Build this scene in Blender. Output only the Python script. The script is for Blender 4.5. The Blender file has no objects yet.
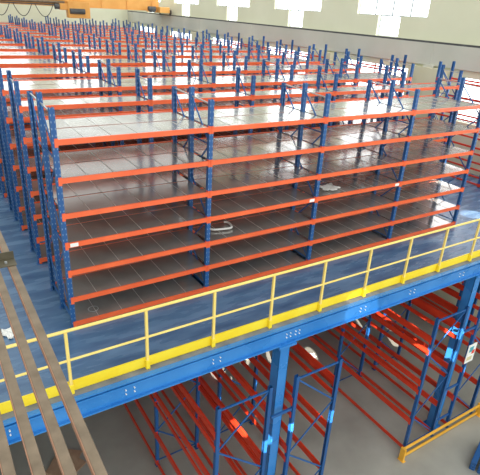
import bpy, bmesh, math, random
from mathutils import Vector, Matrix
random.seed(7)
S = bpy.context.scene
COL = S.collection

# ------------------------------------------------------------------ materials
def new_mat(name):
    m = bpy.data.materials.new(name); m.use_nodes = True
    nt = m.node_tree; b = nt.nodes['Principled BSDF']
    return m, nt, b

def ramp(nt, src, stops):
    r = nt.nodes.new('ShaderNodeValToRGB')
    el = r.color_ramp.elements
    while len(el) < len(stops): el.new(0.5)
    for e, (p, c) in zip(el, stops):
        e.position = p; e.color = (*c, 1)
    nt.links.new(src, r.inputs[0]); return r

def noisy(name, c1, c2, scale=4, rough=.5, rvar=0, metal=0, detail=6, bump=0, coords='Object', stretch=None, spec=None):
    m, nt, b = new_mat(name)
    tc = nt.nodes.new('ShaderNodeTexCoord'); n = nt.nodes.new('ShaderNodeTexNoise')
    n.inputs['Scale'].default_value = scale; n.inputs['Detail'].default_value = detail
    if stretch:
        mp = nt.nodes.new('ShaderNodeMapping'); mp.inputs['Scale'].default_value = stretch
        nt.links.new(tc.outputs[coords], mp.inputs[0]); nt.links.new(mp.outputs[0], n.inputs[0])
    else:
        nt.links.new(tc.outputs[coords], n.inputs[0])
    r = ramp(nt, n.outputs[0], [(.3, c1), (.7, c2)])
    nt.links.new(r.outputs[0], b.inputs['Base Color'])
    b.inputs['Roughness'].default_value = rough; b.inputs['Metallic'].default_value = metal
    if spec is not None: b.inputs['Specular IOR Level'].default_value = spec
    if rvar:
        mr = nt.nodes.new('ShaderNodeMapRange')
        mr.inputs[3].default_value = rough - rvar; mr.inputs[4].default_value = rough + rvar
        nt.links.new(n.outputs[0], mr.inputs[0]); nt.links.new(mr.outputs[0], b.inputs['Roughness'])
    if bump:
        bp = nt.nodes.new('ShaderNodeBump'); bp.inputs['Strength'].default_value = bump; bp.inputs['Distance'].default_value = .02
        nt.links.new(n.outputs[0], bp.inputs['Height']); nt.links.new(bp.outputs[0], b.inputs['Normal'])
    return m

def upright_mat():
    """blue paint with a repeating column of punched slots"""
    m, nt, b = new_mat('perforated_blue')
    tc = nt.nodes.new('ShaderNodeTexCoord'); sx = nt.nodes.new('ShaderNodeSeparateXYZ')
    nt.links.new(tc.outputs['Object'], sx.inputs[0])
    def math_(op, a, v=None, w=None):
        n = nt.nodes.new('ShaderNodeMath'); n.operation = op
        nt.links.new(a, n.inputs[0])
        if v is not None:
            if isinstance(v, (int, float)): n.inputs[1].default_value = v
            else: nt.links.new(v, n.inputs[1])
        return n.outputs[0]
    z = math_('MULTIPLY', sx.outputs['Z'], 1/.10)
    z = math_('FRACT', z); zz = math_('LESS_THAN', z, .30)
    ax = math_('ABSOLUTE', sx.outputs['X']); ax = math_('SUBTRACT', ax, .026); ax = math_('ABSOLUTE', ax); xx = math_('LESS_THAN', ax, .0065)
    gn = nt.nodes.new('ShaderNodeNewGeometry'); sn = nt.nodes.new('ShaderNodeSeparateXYZ')
    nt.links.new(gn.outputs['Normal'], sn.inputs[0]); fr = math_('LESS_THAN', sn.outputs['Y'], -.7)
    k = math_('MULTIPLY', zz, xx); k = math_('MULTIPLY', k, fr)
    mx = nt.nodes.new('ShaderNodeMix'); mx.data_type = 'RGBA'
    nt.links.new(k, mx.inputs[0]); mx.inputs[6].default_value = (*BLUE, 1); mx.inputs[7].default_value = (.20, .30, .45, 1)
    nt.links.new(mx.outputs[2], b.inputs['Base Color']); b.inputs['Roughness'].default_value = .38
    return m

BLUE = (.012, .09, .29)
M = {}
M['blue'] = noisy('blue_paint', (.012, .085, .28), (.02, .12, .36), 3, .38)
M['perf'] = upright_mat()
M['orange'] = noisy('orange_paint', (.83, .115, .035), (.93, .16, .05), 2, .36)
M['red'] = noisy('red_orange_paint', (.64, .035, .012), (.76, .06, .02), 2, .36)
M['yellow'] = noisy('yellow_paint', (.93, .68, .015), (.96, .76, .04), 3, .42)
M['rail_y'] = noisy('pale_yellow_paint', (.90, .66, .16), (.93, .74, .24), 3, .42)
M['guard'] = noisy('guard_yellow', (.88, .43, .03), (.9, .5, .06), 3, .5)
M['deck'] = noisy('galvanised_sheet', (.40, .38, .36), (.56, .55, .53), 1.7, .17, .06, .62, 8, .02)
M['fold'] = noisy('folded_edge', (.50, .48, .45), (.66, .64, .62), 9, .45, 0, .3)
M['steel'] = noisy('zinc_steel', (.45, .47, .5), (.6, .62, .64), 6, .35, 0, .7)
M['mezz'] = noisy('blue_deck_paint', (.045, .105, .22), (.13, .235, .39), 2.2, .27, .09, 0, 15, .1, stretch=(.45, 1.8, 1))
M['edge'] = noisy('beam_blue', (.02, .19, .56), (.05, .26, .66), 1.5, .28, .06)
M['lip'] = noisy('worn_grey_strip', (.12, .14, .19), (.25, .26, .30), 3, .6)
M['concrete'] = noisy('floor_concrete', (.29, .28, .25), (.41, .40, .36), .8, .55, .1, 0, 10)
M['band'] = noisy('grey_concrete', (.52, .52, .45), (.62, .61, .54), .5, .8)
M['cream'] = noisy('cream_wall', (.70, .70, .52), (.78, .78, .60), .4, .85)
M['pier'] = noisy('cream_pier', (.66, .62, .42), (.75, .70, .52), .7, .85)
M['dark'] = noisy('dark_steel', (.05, .055, .06), (.09, .09, .09), 3, .6)
M['cranepaint'] = noisy('crane_orange', (.72, .33, .07), (.82, .42, .11), 1.2, .5)
M['brown'] = noisy('brown_steel', (.165, .12, .078), (.27, .20, .135), 9, .6, 0, .1, 8)
M['rust'] = noisy('rusty_edge', (.42, .20, .13), (.52, .28, .18), 9, .7)
M['olive'] = noisy('olive_angle', (.07, .06, .035), (.13, .11, .07), 7, .6)
M['white'] = noisy('white_plastic', (.88, .88, .86), (.93, .93, .91), 5, .5)
M['card'] = noisy('cardboard', (.33, .2, .13), (.45, .3, .2), 5, .9)
M['cyan'] = noisy('print_teal', (.05, .35, .45), (.1, .45, .55), 5, .6)
M['redprint'] = noisy('print_red', (.75, .06, .03), (.8, .09, .04), 5, .6)
M['tan'] = noisy('print_tan', (.65, .58, .35), (.7, .62, .4), 5, .6)
M['frame'] = noisy('window_frame', (.35, .40, .42), (.42, .46, .48), 5, .6)
M['rubber'] = noisy('black_rubber', (.02, .02, .02), (.04, .04, .04), 5, .7)

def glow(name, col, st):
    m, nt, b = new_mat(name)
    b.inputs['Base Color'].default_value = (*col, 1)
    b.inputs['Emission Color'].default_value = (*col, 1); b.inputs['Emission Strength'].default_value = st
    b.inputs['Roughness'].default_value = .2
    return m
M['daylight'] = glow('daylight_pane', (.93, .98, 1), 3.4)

# ------------------------------------------------------------------ mesh helpers
class MB:
    def __init__(s): s.bm = bmesh.new()
    def box(s, x0, x1, y0, y1, z0, z1, rot=None):
        c = Vector(((x0+x1)/2, (y0+y1)/2, (z0+z1)/2))
        m = Matrix.Translation(c)
        if rot is not None: m = m @ rot
        m = m @ Matrix.Diagonal((abs(x1-x0), abs(y1-y0), abs(z1-z0), 1))
        bmesh.ops.create_cube(s.bm, size=1, matrix=m); return s
    def bar(s, a, b, w, h=None, up=(0, 0, 1)):
        a = Vector(a); b = Vector(b); d = b-a; L = d.length; h = h or w
        z = d.normalized(); u = Vector(up)
        if abs(z.dot(u)) > .98: u = Vector((0, 1, 0))
        x = u.cross(z).normalized(); y = z.cross(x)
        m = Matrix((x, y, z)).transposed().to_4x4(); m.translation = (a+b)/2
        bmesh.ops.create_cube(s.bm, size=1, matrix=m @ Matrix.Diagonal((w, h, L, 1))); return s
    def cyl(s, a, b, r, n=12, r2=None):
        a = Vector(a); b = Vector(b); d = b-a
        q = d.to_track_quat('Z', 'Y').to_matrix().to_4x4(); q.translation = (a+b)/2
        bmesh.ops.create_cone(s.bm, cap_ends=True, segments=n, radius1=r, radius2=r if r2 is None else r2, depth=d.length, matrix=q); return s
    def tube(s, pts, r, n=6):
        for a, b in zip(pts, pts[1:]): s.cyl(a, b, r, n)
        return s
    def mesh(s, name, mat, bevel=0):
        if bevel:
            bmesh.ops.bevel(s.bm, geom=list(s.bm.edges), offset=bevel, segments=1, affect='EDGES')
        me = bpy.data.meshes.new(name); s.bm.to_mesh(me); s.bm.free()
        me.materials.append(M[mat]); return me

def put(name, me, parent=None, loc=(0, 0, 0), rz=0):
    o = bpy.data.objects.new(name, me); COL.objects.link(o)
    o.location = loc; o.rotation_euler = (0, 0, rz)
    if parent: o.parent = parent
    return o
def tag(o, label, cat, group=None):
    o['label'] = label; o['category'] = cat
    if group: o['group'] = group
    return o
def thing(name, label, cat, loc=(0, 0, 0), rz=0, group=None):
    o = bpy.data.objects.new(name, None); COL.objects.link(o)
    o.location = loc; o.rotation_euler = (0, 0, rz); o.empty_display_size = .2
    return tag(o, label, cat, group)
def struct(name, mb, mat, bevel=0):
    o = put(name, mb.mesh(name, mat, bevel)); o['kind'] = 'structure'; return o

# ------------------------------------------------------------------ shelving rows on the mezzanine
BAY = 2.64; DEP = 1.47; PW = .080; PD = .075
LEV = [.085, .575, 1.095, 1.61, 2.12, 2.71, 3.31]
def post_mesh(h, name='upright'):
    """open C section upright with a welded foot plate"""
    b = MB(); w = PW/2; t = .006; d = PD/2
    b.box(-w, w, -d, -d+t, .006, h)
    for s in (-1, 1):
        b.box(s*w, s*(w-t), -d+t, d, .006, h)
        b.box(s*(w-t), s*(w-t-.022), d-t, d, .006, h)
    b.box(-w-.025, w+.025, -d-.02, d+.02, 0, .006)
    return b.mesh(name, 'perf')
P_FRONT = post_mesh(3.82); P_MID = post_mesh(3.92)
def beam_mesh(L, h=.085, t=.042, name='beam', mat='orange', plate=True):
    """step beam with end connector plates"""
    b = MB(); x0 = PW/2+.004; x1 = L-PW/2-.004
    b.box(x0, x1, -t, -t*.35, -h/2, h/2)
    b.box(x0, x1, -t*.35, 0, -h/2, h/2-.016)
    for x in (PW/2-.001, L-PW/2-.003): b.box(x, x+.004, -t-.003, .012, -h/2-.03, h/2+.025)
    for x in (PW/2-.026, L-PW/2+.026): b.box(x-.025, x+.025, -t-.0045, -t-.001, -h/2-.03, h/2+.02)
    return b.mesh(name, mat)
def plate_mesh(L, t=.042, mat='orange'):
    return None
    b = MB()
    for x in (PW/2-.002, L-PW/2-.001):
        b.box(x, x+.003, -t-.004, .012, -.1, .085)
    for x, s in ((PW/2-.03, 1), (L-PW/2+.03, -1)):
        b.box(x-.02, x+.02, -t-.004, -t+.000, -.09, .075)
    return b.mesh('beam_connector', mat)
B_MAIN = beam_mesh(BAY); B_PLATE = plate_mesh(BAY)
B_MID = MB().box(PW/2+.004, BAY-PW/2-.004, -.02, .02, -.05, .036).mesh('support_beam', 'orange')

def deck_mesh(D, seed, halves=2):
    """galvanised folded panels: six across a bay, in two ranks"""
    rnd = random.Random(seed); bm = bmesh.new()
    n = 6; x0 = .012; x1 = BAY-.012; w = (x1-x0)/n
    ys = [(0.004, D/2-.022), (D/2+.022, D-.004)] if halves == 2 else [(.004, D-.004)]
    for (ya, yb) in ys:
        for i in range(n):
            xa = x0+i*w+.004; xb = x0+(i+1)*w-.004
            ya2, yb2 = ya, yb
            # corner notch room for the posts
            if i == 0: xa = PW/2+.006
            if i == n-1: xb = BAY-PW/2-.006
            tz = [rnd.uniform(-.0022, .0022) for _ in range(4)]
            sag = rnd.uniform(-.003, .001)
            nx, ny = 4, 4
            grid = []
            for iy in range(ny+1):
                row = []
                for ix in range(nx+1):
                    u = ix/nx; v = iy/ny
                    z = (tz[0]*(1-u)+tz[1]*u)*(1-v)+(tz[2]*(1-u)+tz[3]*u)*v+sag*16*u*(1-u)*v*(1-v)
                    row.append(bm.verts.new((xa+(xb-xa)*u, ya2+(yb2-ya2)*v, .030+z)))
                grid.append(row)
            for iy in range(ny):
                for ix in range(nx):
                    bm.faces.new((grid[iy][ix], grid[iy][ix+1], grid[iy+1][ix+1], grid[iy+1][ix]))
            # folded down edges
            per = [grid[0][k] for k in range(nx+1)]+[grid[k][nx] for k in range(1, ny+1)]+[grid[ny][k] for k in range(nx-1, -1, -1)]+[grid[k][0] for k in range(ny-1, 0, -1)]
            low = [bm.verts.new((v.co.x, v.co.y, v.co.z-.028)) for v in per]
            for k in range(len(per)):
                k2 = (k+1) % len(per)
                bm.faces.new((per[k2], per[k], low[k], low[k2]))
            bm.faces.new(low[::-1])
    nface = len(bm.faces)
    for (ya, yb) in ys:
        for i in range(1, n):
            xx = x0+i*w
            bmesh.ops.create_cube(bm, size=1, matrix=Matrix.Translation((xx, (ya+yb)/2, .025)) @ Matrix.Diagonal((.0075, yb-ya-.01, .019, 1)))
    bm.faces.ensure_lookup_table()
    for k, f in enumerate(bm.faces):
        f.smooth = False; f.material_index = 1 if k >= nface else 0
    me = bpy.data.meshes.new('shelf_deck'); bm.to_mesh(me); bm.free(); me.materials.append(M['deck']); me.materials.append(M['fold']); return me
DECKS = [deck_mesh(DEP, s) for s in range(5)]
DECKS1 = [deck_mesh(.70, s, 1) for s in range(3)]

def brace_mesh(y0, y1, top, P=.72, w=.026, horiz=True, up=True):
    """one frame ladder: horizontals and zig-zag diagonals between two posts"""
    b = MB(); a = y0+PD/2; c = y1-PD/2
    z = .16
    b.bar((0, a, z), (0, c, z), .028, .02)
    while z+P < top:
        p, q = (a, c) if up else (c, a)
        b.bar((0, p, z+.03), (0, q, z+P-.03), w, .018, (1, 0, 0))
        z += P; up = not up
        if not horiz: pass
        elif int(z/P+.1) % 2 == 0: b.bar((0, a, z), (0, c, z), w, .02)
    if not horiz: b.bar((0, a, top-.02), (0, c, top-.02), w, .03)
    return b.mesh('frame_bracing', 'blue')
BR_A = brace_mesh(0, DEP/2, 3.9); BR_B = brace_mesh(DEP/2, DEP, 3.9); BR_S = brace_mesh(0, .70, 3.9)
TIE = MB().bar((0, .04, 3.74), (0, DEP-.04, 3.79), .022, .022).mesh('top_tie', 'steel')
TIE_S = MB().bar((0, .04, 3.74), (0, .66, 3.77), .022, .022).mesh('top_tie', 'steel')

def shelf_row(name, label, y, nb, single=False, levels=LEV, group='long rows of blue and orange steel shelving on the blue mezzanine', seed=0):
    root = thing(name, label, 'shelving', (0, y, 0), 0, group)
    D = .70 if single else DEP
    rnd = random.Random(seed)
    for i in range(nb+1):
        x = i*BAY
        ys = (0, D) if single else (0, D/2, D)
        for j, yy in enumerate(ys):
            put('upright', P_MID if (j == 1) else P_FRONT, root, (x, yy, 0), math.pi if j == len(ys)-1 else 0)
        if single:
            put('frame_bracing', BR_S, root, (x, 0, 0)); put('top_tie', TIE_S, root, (x, 0, 0))
        else:
            put('frame_bracing', BR_A, root, (x, 0, 0)); put('frame_bracing', BR_B, root, (x, 0, 0)); put('top_tie', TIE, root, (x, 0, 0))
    for i in range(nb):
        x = i*BAY
        for z in levels:
            put('beam', B_MAIN, root, (x, 0, z))
            put('beam', B_MAIN, root, (x+BAY, D, z), math.pi)
            if not single: put('support_beam', B_MID, root, (x, D/2, z-.015))
            put('shelf_deck', rnd.choice(DECKS1 if single else DECKS), root, (x, 0, z))
    return root

front = shelf_row('shelving_row', 'long blue and orange shelving row of seven tiers, nearest the yellow railing', 0, 4, seed=1)
ORD = ['second', 'third', 'fourth', 'fifth', 'sixth', 'seventh', 'eighth', 'ninth', 'tenth', 'eleventh', 'twelfth', 'thirteenth', 'fourteenth', 'fifteenth']
rows_y = [2.68, 4.61, 7.13, 9.55, 11.95, 14.35, 16.8, 19.3, 21.8, 24.3, 26.8, 29.3, 31.8, 34.3]
for k, y in enumerate(rows_y):
    extra = {0: 'half-depth blue and orange shelving row, ', 13: 'farthest blue and orange shelving row, by the back wall, '}.get(k, 'blue and orange steel shelving row with pale decks, ')
    shelf_row('shelving_row', extra + ORD[k] + ' back from the yellow railing', y, 5, single=(k == 0), levels=LEV if k < 5 else LEV[-3:], seed=10+k)

# white load tags on the front row beams (children of that row)
tg = MB().box(0, .13, -.0045, 0, -.032, .032).mesh('load_tag', 'white')
for x, z in ((.07, LEV[3]), (2*BAY-.2, LEV[3]), (3*BAY-.2, LEV[3])):
    t = put('load_tag', tg, front, (x, -.043, z)); t['label'] = 'small white load tag on orange beam'

# things left on the shelves
def soft_sheet(name, w, d, seed, mat='white'):
    rnd = random.Random(seed); bm = bmesh.new(); n = 9; g = []
    for i in range(n+1):
        r = []
        for j in range(n+1):
            u = i/n-.5; v = j/n-.5
            e = 1+.25*math.sin(5*math.atan2(v, u+1e-6)+seed)
            r.append(bm.verts.new((u*w*e, v*d*e, .012+.035*abs(math.sin(7*u+3*v+seed))*rnd.uniform(.4, 1))))
        g.append(r)
    for i in range(n):
        for j in range(n): bm.faces.new((g[i][j], g[i+1][j], g[i+1][j+1], g[i][j+1]))
    ex = bmesh.ops.extrude_face_region(bm, geom=list(bm.faces))
    for v in ex['geom']:
        if isinstance(v, bmesh.types.BMVert): v.co.z -= .01
    bmesh.ops.recalc_face_normals(bm, faces=bm.faces)
    me = bpy.data.meshes.new(name); bm.to_mesh(me); bm.free(); me.materials.append(M[mat]); return me
o = put('plastic_sheet', soft_sheet('plastic_sheet', .42, .36, 3), None, (5.93, .30, LEV[3]+.054))
tag(o, 'crumpled white plastic sheet lying on a middle shelf of the front row', 'packaging')
b = MB(); pts = []
for k in range(29):
    a = math.pi/2+.4+k/28*(2*math.pi-.8)
    ca, sa = math.cos(a), math.sin(a)
    pts.append((.24*math.copysign(abs(ca)**.5, ca), .17*math.copysign(abs(sa)**.5, sa), .02))
b.tube(pts, .022, 8)
o = put('white_strap', b.mesh('white_strap', 'white'), None, (3.2, .50, LEV[2]+.052), -.2)
tag(o, 'white open C-shaped strap loop lying on a lower shelf beside the second upright', 'strap')
b = MB(); pts = [(.09*math.cos(k/16*2*math.pi), .09*math.sin(k/16*2*math.pi), .008) for k in range(17)]
b.tube(pts, .006, 6)
o = put('chalk_ring', b.mesh('chalk_ring', 'steel'), None, (.42, .22, LEV[0]+.044))  # raised ring in place of a circular chalk mark
tag(o, 'thin pale wire ring marked on the lowest shelf at the near corner', 'chalk')

# ------------------------------------------------------------------ racks along the right wall (beams run along the wall)
def side_rack(name, label, X, y0, bays, pitch, depth, levels, zb, top, group, lights=None, mat='orange', cat='shelving', decks=True, wide=False, up=True):
    """rack whose run is along Y; local x axis of the beams turned to +Y"""
    root = thing(name, label, cat, (X, y0, zb), math.pi/2, group)
    pm = post_mesh(top)
    br = brace_mesh(0, depth, top-.06, 1.02, .034, False, up) if wide else brace_mesh(0, depth, top-.02)
    for i in range(bays+1):
        put('upright', pm, root, (i*pitch, -depth, 0)); put('upright', pm, root, (i*pitch, 0, 0), math.pi)
        put('frame_bracing', br, root, (i*pitch, -depth, 0))
    for i in range(bays):
        for z, bm_, pl in levels:
            for yy, r, xx in ((-depth, 0, i*pitch), (0, math.pi, (i+1)*pitch)):
                put('beam', bm_, root, (xx, yy, z), r)
    if decks:
        dm = MB().box(.06, pitch-.06, -depth+.01, -.01, .02, .036).mesh('shelf_deck', 'deck')
        for i in range(bays):
            for z, _, _ in levels: put('shelf_deck', dm, root, (i*pitch, 0, z))
    return root
WB = beam_mesh(2.6, .06, mat='red'); WP = plate_mesh(2.6)
wl = [(z, WB, WP) for z in LEV]
gw = 'shelving racks standing along the right wall'
side_rack('wall_shelving', 'red-beamed deckless wall shelving at the right edge, nearest along the cream wall', 14.45, -.75, 2, 2.6, .75, wl, 0, 3.9, gw, decks=False)
side_rack('wall_shelving', 'short single-bay red-beamed wall shelving, the middle run along the right wall', 14.45, 6.7, 1, 2.6, .75, wl, 0, 3.9, gw, decks=False)
side_rack('wall_shelving', 'long red-beamed wall shelving, the farthest run along the right wall under grey concrete', 14.45, 11.5, 4, 2.6, .75, wl, 0, 3.9, gw, decks=False)

# ------------------------------------------------------------------ racks below the mezzanine
ZF = -5.5; YF = -1.86; PB = 2.86; LD = 1.13
HB = beam_mesh(PB, .15, .05, mat='red'); LB = beam_mesh(PB, .10, .04, mat='red'); LP = plate_mesh(PB, .045, 'red')
lower = [(-1.82, HB, LP), (-2.17, LB, LP), (-3.12, HB, LP), (-3.42, LB, LP), (-4.42, HB, LP), (-5.38, LB, LP)]
lower = [(z-ZF, a, c) for z, a, c in lower]
gl = 'empty blue and orange racks on the ground floor below the mezzanine'
def lrack(label, X, bays, y0=YF, up=True):
    return side_rack('pallet_rack', label, X, y0, bays, PB, LD, lower, ZF, 4.32, gl, decks=False, cat='rack', wide=True, up=up)
lrack('empty blue rack with red-orange beams, leftmost of those under the mezzanine', 1.92, 4)
lrack('empty blue rack with red-orange beams, just right of the central blue column', 3.69, 4, up=False)
lrack('empty blue rack at the left end of the yellow floor guard', 7.93, 4)
lrack('empty blue rack carrying the white notice, at the right end of the yellow floor guard', 9.74, 4)
lrack('empty blue rack under the mezzanine by the right wall, beyond the white notice', 13.7, 3, YF+PB)

for x0, par in ((3.05+.045, 1), (9.06+.045, 3)):
    rk = [o for o in bpy.data.objects if o.name.startswith('pallet_rack')][par]
    for zz in (-2.0, -3.9, -5.0):
        # spacers tie the back-to-back frames; local axes are turned a quarter
        sp = put('row_spacer', MB().box(-.02, .02, .045, (3.69 if par == 1 else 9.74)-.04-x0, -.03, .03).mesh('row_spacer', 'blue'), rk, (0, 0, zz-ZF))

# floor guard at the rack ends
root = thing('rack_end_guard', 'orange-yellow double-rail floor guard across the rack ends at lower right', 'guard rail', (7.60, YF-.16, ZF))
L = 3.40
put('lower_rail', MB().box(.05, L-.05, -.02, .02, .03, .12).mesh('lower_rail', 'guard', .006), root)
put('upper_rail', MB().box(.05, L-.05, -.02, .02, .31, .40).mesh('upper_rail', 'guard', .006), root)
ep = MB().box(-.01, .05, -.10, .05, .0, .42).box(-.03, .09, -.13, .06, 0, .012).mesh('end_plate', 'guard', .003)
put('end_plate', ep, root); put('end_plate', ep, root, (L-.04, 0, 0))

# notice hung on the rack
root = thing('notice_board', 'white printed notice with coloured blocks hanging on a blue rack post', 'sign', (9.74, YF-.065, -2.82), .0)
put('card', MB().box(-.17, .19, -.006, .006, -.30, .30).mesh('card', 'white'), root)
put('printed_block', MB().box(-.10, .07, -.0085, -.006, .05, .22).mesh('printed_block', 'cyan'), root)['label'] = 'teal printed block'
put('printed_block', MB().box(.03, .15, -.0095, -.006, -.03, .09).mesh('printed_block', 'redprint'), root)['label'] = 'red printed block'
put('printed_block', MB().box(-.12, .10, -.0085, -.006, -.22, -.10).mesh('printed_block', 'tan'), root)['label'] = 'tan printed block'

# ------------------------------------------------------------------ mezzanine deck, edge beam, columns
XL, XR = -9.0, 15.75
fl = struct('floor', MB().box(XL, XR, -1.58, 39, -.05, 0), 'mezz')
struct('trim_1', MB().box(XL, XR, -1.70, -1.58, -.05, .004), 'lip')          # strip outside the toe board
b = MB().box(XL, XR, -1.79, -1.70, -.02, .0).box(XL, XR, -1.72, -1.70, -.06, -.02).box(XL, XR, -1.79, -1.60, -.075, -.052).box(XL, XR, -1.79, -1.60, -.378, -.355).box(XL, XR, -1.735, -1.715, -.355, -.075)
eb = struct('trim_2', b, 'edge')
# marks: bolt pairs, lighter zinc
b = MB()
for x in (.37, 1.91, 5.36, 6.86, 8.6, -1.29):
    for dx in (-.07, .07):
        for z in (-.17, -.245): b.cyl((x+dx, -1.733, z), (x+dx, -1.762, z), .011, 8)
for dx in (-.15, -.06, .06, .15):
    for z in (-.17, -.245): b.cyl((3.55+dx, -1.733, z), (3.55+dx, -1.762, z), .011, 8)
struct('trim_3', b, 'white')
b = MB()
for y in range(14):
    b.box(XL, XR, -.2+y*2.7, -.1+y*2.7, -.3, -.052)
for x in (-2.7, 3.41, 9.4, 15.3): b.box(x-.06, x+.06, -1.6, 38, -.62, -.41)
struct('trim_4', b, 'edge')
def column(x, y, n):
    b = MB(); w = .115
    b.box(x-w, x+w, y-w, y-w+.012, ZF, -.43).box(x-w, x+w, y+w-.012, y+w, ZF, -.43).box(x-.006, x+.006, y-w+.012, y+w-.012, ZF, -.43)
    b.box(x-w, x-w+.01, y-w, y+w, ZF, -.43).box(x+w, x+w-.01, y-w, y+w, ZF, -.43)
    b.box(x-.2, x+.2, y-.2, y+.2, -.43, -.379).box(x-.2, x+.2, y-.2, y+.2, ZF, ZF+.02)
    o = struct('column_%d' % n, b, 'edge'); return o
n = 0
for y in (-1.62, 4.4, 10.4):
    for x in (-2.7, 3.41, 9.4, 15.3):
        n += 1; column(x, y, n)
struct('floor_ground', MB().box(-11, 16, -16, 40, ZF-.2, ZF), 'concrete')

# railing
root = thing('guard_railing', 'yellow steel guard railing with toe board along the mezzanine edge', 'railing', (0, -1.62, 0))
pm = MB().box(-.022, .022, -.022, .022, .012, 1.08).mesh('post', 'rail_y', .004)
pf = MB().box(-.032, .032, -.034, .034, .0, .16).mesh('post_foot', 'yellow', .004)
x = -.466-1.182*5
xs = []
while x < 15.5:
    xs.append(x); x += 1.182
for x in xs:
    p = put('post', pm, root, (x, -.0, .0)); put('post_foot', pf, p, (0, -.0, .005))
a, c = xs[0]-.3, 15.6
put('top_rail', MB().cyl((a, 0, 1.1), (c, 0, 1.1), .024, 12).mesh('top_rail', 'rail_y'), root)
put('mid_rail', MB().cyl((a, 0, .60), (c, 0, .60), .019, 12).mesh('mid_rail', 'rail_y'), root)
put('toe_board', MB().box(a, c, .036, .042, .01, .19).box(a, c, .042, .058, .184, .19).mesh('toe_board', 'yellow'), root)

# ------------------------------------------------------------------ building shell
WX = 15.8
b = MB(); YS = [5.87+6.45*k for k in range(-3, 6)]           # pier centres
YA, YB = -14, 39
def wall_with_holes(b, x0, x1, z0, z1, holes):
    ys = sorted(holes); y = YA
    for (h0, h1, a, c) in ys:
        b.box(x0, x1, y, h0, z0, z1)
        if a > z0: b.box(x0, x1, h0, h1, z0, a)
        if c < z1: b.box(x0, x1, h0, h1, c, z1)
        y = h1
    b.box(x0, x1, y, YB, z0, z1)
up = []; lo_ = []
for k, y in enumerate(YS[:-1]):
    cy = y+2.75
    up.append((cy-1.95, cy+1.95, 5.28, 8.0)); lo_.append((y+1.1, y+5.0, 1.75, 3.35))
spill_strips = [((a+c)/2-.62, (a+c)/2+.62, 4.47, 5.28) for a, c, _, _ in up]  # glowing strips standing for light spilled below the upper windows
b = MB()
wall_with_holes(b, WX+.2, WX+.5, 5.28, 11, up)
wall_with_holes(b, WX+.2, WX+.5, 4.40, 5.28, spill_strips)
wall_with_holes(b, WX, WX+.35, ZF, 3.6, lo_)
struct('wall_right', b, 'cream')
b = MB(); b.box(WX-.10, WX+.5, YA, YB, 3.6, 4.40)
struct('trim_5', b, 'band')
b = MB()
for y in YS: b.box(WX-.115, WX-.10, y-.03, y+.03, 3.6, 4.4); b.box(WX-.2, WX-.1, y-.22, y+.22, 3.52, 3.62)
struct('trim_6', b, 'band')
struct('trim_7', MB().box(WX-.09, WX-.01, YA, YB, 4.40, 4.47), 'dark')
for k, y in enumerate(YS):
    struct('wall_pier_%d' % (k+1), MB().box(WX-.30, WX, y-.85, y+.85, 0, 3.52), 'pier')
struct('wall_left', MB().box(-11.3, -11, YA, 39, ZF, 11), 'cream')
struct('wall_back', MB().box(-11.3, WX+.5, 39, 39.3, ZF, 11), 'cream')

wn = 0
def window(y0, y1, z0, z1, mull, bars, x=WX+.12):
    global wn
    wn += 1
    b = MB(); t = .03
    b.box(x, x+.08, y0, y0+t, z0, z1).box(x, x+.08, y1-t, y1, z0, z1).box(x, x+.08, y0+t, y1-t, z0, z0+t).box(x, x+.08, y0+t, y1-t, z1-t, z1)
    for m in range(1, mull): yy = y0+(y1-y0)*m/mull; b.box(x+.01, x+.07, yy-.035, yy+.035, z0+t, z1-t)
    for m in range(1, bars): zz = z0+(z1-z0)*m/bars; b.box(x+.01, x+.07, y0+t, y1-t, zz-.018, zz+.018)
    f = struct('window_%d' % wn, b, 'frame')
    g = put('window_glass', MB().box(x+.035, x+.045, y0+t, y1-t, z0+t, z1-t).mesh('window_glass', 'daylight'), f)
for h in up: window(*h, 4, 3, WX+.34)
for h in spill_strips: window(*h, 1, 1, WX+.34)  # these panes glow in place of light spill on the wall
for h in lo_: window(*h, 4, 2)
# windows high in the back wall
for k in range(4):
    x0 = -9.5+k*6.2
    wn += 1
    b = MB().box(x0, x0+.06, 38.9, 39, 6.2, 9).box(x0+3.9, x0+3.96, 38.9, 39, 6.2, 9).box(x0+.06, x0+3.9, 38.9, 39, 6.2, 6.26).box(x0+.06, x0+3.9, 38.9, 39, 8.94, 9)
    for m in (1, 2, 3): b.box(x0+.98*m, x0+.98*m+.04, 38.9, 39, 6.26, 8.94)
    f = struct('window_%d' % wn, b, 'frame')
    put('window_glass', MB().box(x0+.06, x0+3.9, 38.95, 38.98, 6.26, 8.94).mesh('window_glass', 'daylight'), f)

# ------------------------------------------------------------------ overhead crane
CY = 31.0
root = thing('overhead_crane', 'orange overhead travelling crane bridge at the far end under the windows', 'crane', (0, CY, 4.47))
b = MB().box(-10.5, 15.1, -.25, .25, .22, 1.15).box(-10.5, 15.1, -.32, .32, .20, .24).box(-10.5, 15.1, -.32, .32, 1.13, 1.17)
for k in range(14): b.box(-10.2+k*1.9, -10.17+k*1.9, -.31, .31, .24, 1.13)
put('bridge_girder', b.mesh('bridge_girder', 'cranepaint'), root)
b = MB().box(14.75, 15.55, -1.3, 1.3, .10, .50)
put('end_truck', b.mesh('end_truck', 'cranepaint', .02), root)
for yy in (-.95, .95):
    put('wheel', MB().cyl((15.70, yy, .16), (15.78, yy, .16), .16, 20).mesh('wheel', 'dark'), root)
put('drive_motor', MB().cyl((14.55, -.9, .35), (14.0, -.9, .35), .16, 16).box(14.15, 14.45, -1.08, -.72, .12, .24).mesh('drive_motor', 'dark'), root)
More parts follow.
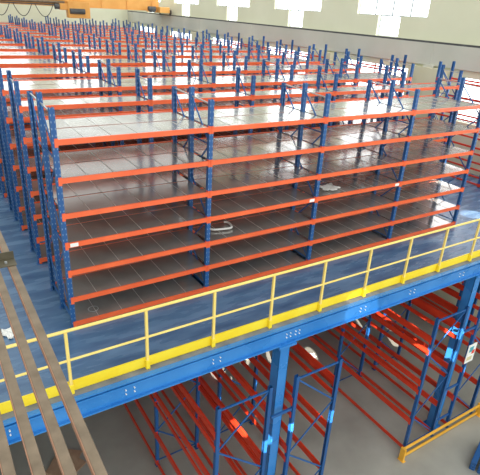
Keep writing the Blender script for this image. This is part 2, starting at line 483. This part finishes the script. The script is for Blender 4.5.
put('walkway_pipe', MB().cyl((-10.5, -.42, .46), (8.1, -.42, .46), .085, 8).cyl((-10.5, -.42, .72), (8.1, -.42, .72), .06, 8).mesh('walkway_pipe', 'brown'), root)
hb = MB().box(8.2, 9.7, -.9, -.3, -.48, .55).box(7.7, 8.3, -.8, -.35, 0, .4).mesh('hoist_trolley', 'cranepaint', .03)
h = put('hoist_trolley', hb, root)
put('rope_drum', MB().cyl((8.3, -.95, -.05), (9.3, -.95, -.05), .17, 18).mesh('rope_drum', 'dark'), h)
put('hoist_motor', MB().cyl((7.4, -.6, .2), (7.72, -.6, .2), .17, 14).mesh('hoist_motor', 'dark'), h)
for k in range(8):
    x0 = 7.5-1.36*(k+1); pts = []
    for j in range(13):
        u = j/12; pts.append((x0+1.15*u, -.62, .28-(1-(2*u-1)**2)*.75))
    put('festoon_cable', MB().tube(pts, .022, 6).mesh('festoon_cable', 'rubber'), root)
put('festoon_track', MB().box(-10.5, 8.2, -.66, -.58, .26, .32).mesh('festoon_track', 'dark'), root)

# ------------------------------------------------------------------ steel bars crossing the near left corner
CZ = 3.27
root = thing('steel_bar_frame', 'brown steel bars joined by an angle, crossing the lower left corner near the camera', 'steel frame', (0, 0, CZ))
for k, x in enumerate((-1.201, -1.323, -1.446, -1.564, -1.684)):
    f = put('bar', MB().box(x-.026, x+.026, -9.0, -2.3, -.05, 0).mesh('bar', 'brown', .003), root)
    put('bar_edge', MB().box(x-.0295, x-.0262, -9.0, -2.3, -.05, -.001).mesh('bar_edge', 'rust'), f)['label'] = 'pinkish rusty edge'
put('cross_angle', MB().box(-2.1, -1.165, -3.64, -3.51, .001, .010).box(-2.1, -1.165, -3.518, -3.510, .010, .075).mesh('cross_angle', 'olive', .001), root)
put('bolt', MB().cyl((-1.24, -3.59, .010), (-1.24, -3.59, .028), .011, 6).mesh('bolt', 'steel'), root)

# ------------------------------------------------------------------ loose things on the floors
b = MB()
root = thing('upright_stack', 'stack of blue perforated steel sections on the ground at lower right corner', 'steel sections', (9.62, -3.38, ZF), math.radians(20), 'blue steel sections')
for j in range(3):
    for i in range(5):
        put('section', MB().box(-.5, .5, -.5+i*.2, -.36+i*.2, j*.10, j*.10+.09).mesh('section', 'perf', .012), root)
o = put('cardboard_sheet', MB().box(-.55, .4, -.35, .3, 0, .03).box(-.3, .5, -.2, .42, .031, .05, Matrix.Rotation(.4, 4, 'Z')).mesh('cardboard_sheet', 'card'), None, (-.15, 2.05, ZF), .5)
tag(o, 'brown flattened cardboard on the dark ground floor at lower left', 'cardboard')
o = put('white_sheet', soft_sheet('white_sheet', .2, .3, 5), None, (-1.0, .31, 0), .3)
tag(o, 'small pale sheet lying on the blue floor behind the brown bars', 'paper')
for k, (x, y, s, lab) in enumerate(((8.29, 2.56, .3, 'white round sun patch, laid as a sheet on the ground under the mezzanine, just right of the column top'),  # the round sheet stands in for a sun patch on the floor
        (6.5, 3.6, .5, 'white scrap of film on the ground seen between red beams left of the column'),
        (12.0, 3.7, .6, 'larger white scrap on the ground seen high between the right racks'))):
    o = put('scrap_and_sun_patch', soft_sheet('scrap_and_sun_patch', s, s*.8, k+7), None, (x, y, ZF), k)
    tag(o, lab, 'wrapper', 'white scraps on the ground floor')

# ------------------------------------------------------------------ light
W = bpy.data.worlds.new('World'); S.world = W; W.use_nodes = True
nt = W.node_tree; bg = nt.nodes['Background']
bg.inputs[0].default_value = (.94, .98, .96, 1); bg.inputs[1].default_value = 1.1
def spot(name, src, dst, power, ang, col=(1, .93, .8), r=.02):
    l = bpy.data.lights.new(name, 'SPOT'); l.energy = power; l.spot_size = math.radians(ang); l.spot_blend = .25
    l.color = col; l.shadow_soft_size = r
    o = bpy.data.objects.new(name, l); COL.objects.link(o); o.location = src
    o.rotation_euler = (Vector(dst)-Vector(src)).to_track_quat('-Z', 'Y').to_euler(); return o
sl = bpy.data.lights.new('window_daylight', 'SUN'); sl.energy = .55; sl.angle = math.radians(70); sl.color = (1, .98, .94)  # added soft fill from behind the camera, brightens shelf fronts and interiors
so = bpy.data.objects.new('window_daylight', sl); COL.objects.link(so)
so.rotation_euler = Vector((.25, 1, -.55)).to_track_quat('-Z', 'Y').to_euler()
# low sun shafts on the rack ends
for k, p in enumerate(((3.1, YF, -2.72), (4.83, YF, -2.76), (2.9, YF+.6, -2.9), (9.05, YF, -2.0), (9.1, YF, -2.72), (8.6, YF+.3, -1.9), (8.0, YF+.5, -2.4))):
    spot('sun_and_glare_spot', (p[0]-5, p[1]-11, p[2]+6), p, 50000, 1.4, (1, .95, .85))
spot('sun_and_glare_spot', (2.3, -9.7, 5.0), (5.35, -1.72, -.27), 2600, 5.5, (1, .97, .93))  # added spot imitating the specular glare on the edge beam
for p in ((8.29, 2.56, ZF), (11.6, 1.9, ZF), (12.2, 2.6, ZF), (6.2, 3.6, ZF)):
    spot('sun_and_glare_spot', (p[0]-5, p[1]-11, p[2]+6), p, 22000, 1.9)
# sun through the wall windows onto the floor and shelf ends
for p in ((11.9, .3, 0), (11.55, 1.4, 0), (10.1, 1.0, .6), (9.7, .8, .12)):
    spot('sun_and_glare_spot', (14.2, p[1]-1.2, 6.5), p, 5000, 6)

# ------------------------------------------------------------------ camera
cam = bpy.data.cameras.new('Camera'); co = bpy.data.objects.new('Camera', cam); COL.objects.link(co)
r = Vector((0.8469474, -0.52903216, 0.05296292)); u = Vector((0.18189196, 0.38191218, 0.90612273)); F = Vector((0.49959525, 0.75780476, -0.41968623))
m = Matrix((r, u, -F)).transposed().to_4x4(); m.translation = (-1.61082779, -7.5862161, 5.27235643)
co.matrix_world = m
cam.sensor_fit = 'HORIZONTAL'; cam.sensor_width = 36; cam.lens = 36*497.317/480; cam.clip_end = 200
S.camera = co
S.view_settings.view_transform = 'Standard'; S.view_settings.look = 'None'
S.view_settings.gamma = 1; S.view_settings.use_curve_mapping = False
S.view_settings.exposure = .25
